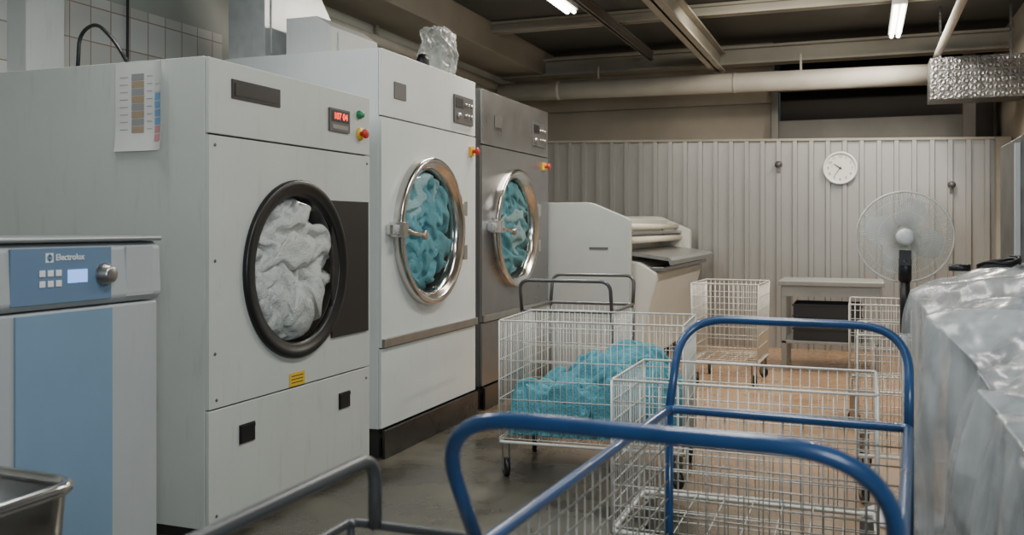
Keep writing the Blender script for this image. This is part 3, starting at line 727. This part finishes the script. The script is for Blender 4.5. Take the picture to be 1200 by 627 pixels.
# ------------------------------------------------------------------ ironer
e=thing('flatwork_ironer','long boxy white ironing machine with slim rollers and metal feed ledge','ironing machine',(-2.6,9.1,0))
def capprof(y,s=0,dx=0): return [(-.7,y,.05),(.66+dx,y,.05),(.71+dx,y,.08),(.71+dx,y,1.40-s),(.69+dx,y,1.42-s),(.38+dx,y,1.55-s),(.33+dx,y,1.56-s),(-.7,y,1.56-s)]
MB().prism(capprof(-1.25),(0,.10,0)).obj('end_cabinet','iron_s',e,bevel=.006)
MB().prism(capprof(1.18,.10,.10),(0,.12,0)).obj('end_cabinet','iron_w',e,bevel=.006)
MB().box(-.6,.50,-1.15,1.18,.2,1.34).obj('body','iron_w',e,bevel=.01)
MB().box(-.5,.56,-1.15,1.18,1.341,1.42).obj('hood','iron_w',e,bevel=.006)
MB().tube([(.66,-1.15,1.345),(.66,1.18,1.345)],.028,24).obj('roller','cream',e)
MB().box(.50,.72,-1.15,1.18,1.275,1.30).obj('guard_bar','steel',e,bevel=.004)
MB().tube([(.70,-1.15,1.225),(.70,1.18,1.225)],.030,24).obj('roller','cream',e)
MB().prism([(.60,-1.13,1.135),(1.03,-1.13,1.075),(1.06,-1.13,1.05),(1.06,-1.13,1.01),(1.04,-1.13,1.01),(1.03,-1.13,1.045),(.60,-1.13,1.105)],(0,2.36,0)).obj('feed_tray','steel',e)
MB().box(.66,.99,-1.13,1.21,.955,.99).obj('tray_rail','d_grey',e,bevel=.004)
MB().prism([(.50,-1.14,1.08),(.78,-1.14,1.03),(.93,-1.14,.94),(.94,-1.14,.88),(.86,-1.14,.60),(.80,-1.14,.30),(.80,-1.14,.15),(.50,-1.14,.15)],(0,2.30,0)).obj('lower_apron','iron_w',e,bevel=.02)
MB().box(.35,.52,-1.256,-1.2505,1.145,1.165).obj('label_plate','d_grey2',e)

# ------------------------------------------------------------------ table + crate
e=thing('work_table','grey metal work table with lower shelf against ribbed wall','table',(-.27,9.25,0))
MB().box(-.46,.46,-.36,.36,.80,.84).obj('table_top','tablegrey',e,bevel=.004)
for s in(-1,1): MB().box(-.42,.42,s*.3275-.0075,s*.3275+.0075,.70,.80).obj('apron','tablegrey',e)
for a in(-1,1):
    for b in(-1,1): MB().box(a*.41-.02,a*.41+.02,b*.31-.02,b*.31+.02,0,.80).obj('leg','tablegrey',e)
MB().box(-.43,.43,-.33,.33,.26,.285).obj('shelf','tablegrey',e,bevel=.003)
e=thing('plastic_crate','black plastic crate on the lower table shelf','crate',(-.30,9.2,.287))
mb=MB().box(-.29,.29,-.21,.21,0,.012).box(-.30,.30,-.22,-.21,0,.34).box(-.30,.30,.21,.22,0,.34).box(-.30,-.29,-.21,.21,0,.34).box(.29,.30,-.21,.21,0,.34)
for z in(.1,.22,.32): mb.box(-.31,.31,-.228,-.22,z,z+.014)
mb.obj('crate_body','crate',e)

# ------------------------------------------------------------------ clock, hooks
e=thing('wall_clock','round white wall clock with black numerals on ribbed wall','clock',(-.22,10.564,1.976))
MB().lathe([(0,.0),(.175,.0),(.178,-.03),(.165,-.045),(.155,-.035),(.152,-.02)],(0,0,0),'Y',48).obj('clock_case','white',e)
mb=MB().lathe([(0,-.018),(.154,-.018)],(0,0,0),'Y',48,0)
for h in range(12):
    a=2*PI*(h+1)/12;mb.text(str(h+1),.04,TY(.122*math.sin(a),-.0195,.122*math.cos(a)),1)
mb.obj('clock_face',['paper','blackp'],e)
for ang,l,w in((-52,.075,.006),(215,.105,.004)):
    a=math.radians(ang);d=Vector((math.sin(a),0,math.cos(a)));s=Vector((d.z,0,-d.x))*w
    b=Vector((0,-.024,0));MB().prism([b-d*.02-s,b-d*.02+s,b+d*l+s*.5,b+d*l-s*.5],(0,-.002,0)).obj('hand','blackp',e)
for X,Z in((-.86,2.03),(.87,1.78)):
    o=MB().lathe([(.04,0),(.04,-.012),(.015,-.016),(.015,-.05),(.028,-.055),(.02,-.07),(0,-.07)],(X,10.564,Z),'Y',16).box(X-.02,X+.02,10.549,10.564,Z-.09,Z).obj('wall_hook','d_grey2');tag(o,'small metal hook fixed to the ribbed wall','hook')

# ------------------------------------------------------------------ right cabinet
e=thing('storage_cabinet','tall dark weathered machine cabinet beside the wrapped load','cabinet',(1.12,6.0,0))
MB().box(-.32,.28,-.4,.4,0,1.84).obj('cabinet_body','cab',e,bevel=.01)
MB().box(-.26,.24,-.415,-.401,.1,1.35).obj('door','d_grey2',e,bevel=.004)
MB().box(-.28,.24,-.44,-.401,1.42,1.74).obj('control_box','blackp',e,bevel=.01)
MB().box(-.345,-.321,-.38,-.34,.9,1.8).obj('edge_strip','w_grey',e)
MB().box(.15,.18,-.45,-.416,.9,1.05).obj('handle','steel',e)
# housings at upper left
mb=MB().prism([(-3.69,4.74,2.39),(-3.69,5.75,2.39),(-3.69,5.75,2.50),(-3.69,5.02,3.25),(-3.69,4.74,3.40)],(.27,0,0))
mb.box(-3.419,-3.412,4.80,5.2,2.42,2.80).box(-3.419,-3.414,5.01,5.02,2.80,3.2)
tag(mb.obj('exhaust_housing','galv',bevel=.006),'large slanted grey sheet metal exhaust housing on top of dryer','duct')
tag(MB().prism([(-3.32,4.82,2.389),(-3.0,4.82,2.389),(-3.0,4.82,2.56),(-3.10,4.82,2.63),(-3.32,4.82,2.63)],(0,.57,0)).box(-2.9995,-2.994,4.9,5.3,2.43,2.54).obj('filter_box','wpaint',bevel=.006),'white sheet metal box on top of dryer','box')
tag(MB().tube([(-4.08,4.30,3.44),(-4.08,4.31,2.7),(-4.08,4.30,0)],.008,6).obj('hanging_cable','blackp'),'thin black cable running down the tiled wall','cable')
pts=fillet([(-3.42,3.3,2.085),(-3.46,3.35,2.26),(-3.33,3.32,2.30),(-3.2,3.3,2.20),(-3.12,3.3,2.088)],.1,8)
tag(MB().tube(pts,.009,8).obj('power_cable','blackp'),'black cable looping over top of dryer','cable')
o=lumpy('plastic_bag','bag',(-2.82,5.93,2.575),(.09,.13,.155),30,.5,.06,9,6);tag(o,'crumpled clear plastic bag on top of dryer','plastic bag')
tag(MB().lathe([(0,0),(.04,0),(.045,.1),(.03,.14),(0,.14)],(-2.82,5.70,2.388),'Z',20).obj('canister','blackp'),'small black canister beside plastic bag','canister')

# ------------------------------------------------------------------ lights
def area(loc,rot,sx,sy,en,col):  # added area lights out of view, without fixtures, to light the room
    ld=bpy.data.lights.new('added_light','AREA');ld.shape='RECTANGLE';ld.size=sx;ld.size_y=sy;ld.energy=en;ld.color=col
    o=bpy.data.objects.new('added_light',ld);C.objects.link(o);o.location=loc;o.rotation_euler=rot;return o
area((-.6,2.2,3.35),(0,0,0),.4,1.5,50,(1,.99,.95))
area((-.6,5.2,3.35),(0,0,0),.4,1.5,46,(1,.97,.9))
area((-.6,8.0,3.28),(math.radians(20),0,0),1.2,.4,38,(1,.90,.74))
area((-2.9,3.2,3.38),(0,math.radians(-35),0),.3,1.5,44,(.98,1,.98))  # unseen light added to brighten the tiles above the first dryer
area((1.6,-1.5,2.4),(math.radians(75),0,math.radians(32)),1.4,1.1,96,(.88,.96,1))
wd=bpy.data.worlds.new('w');bpy.context.scene.world=wd;wd.use_nodes=True
wd.node_tree.nodes['Background'].inputs['Color'].default_value=(.72,.86,.92,1);wd.node_tree.nodes['Background'].inputs['Strength'].default_value=.06

# ------------------------------------------------------------------ camera
cd=bpy.data.cameras.new('camera');cam=bpy.data.objects.new('camera',cd);C.objects.link(cam)
cam.location=(0,0,1.35);cam.rotation_euler=(PI/2,0,math.radians(20.79))
cd.sensor_width=36;cd.lens=32.4;cd.shift_y=-48.5/1200;cd.clip_start=.05
cd.dof.use_dof=True;cd.dof.focus_distance=5.2;cd.dof.aperture_fstop=4.0
bpy.context.scene.camera=cam
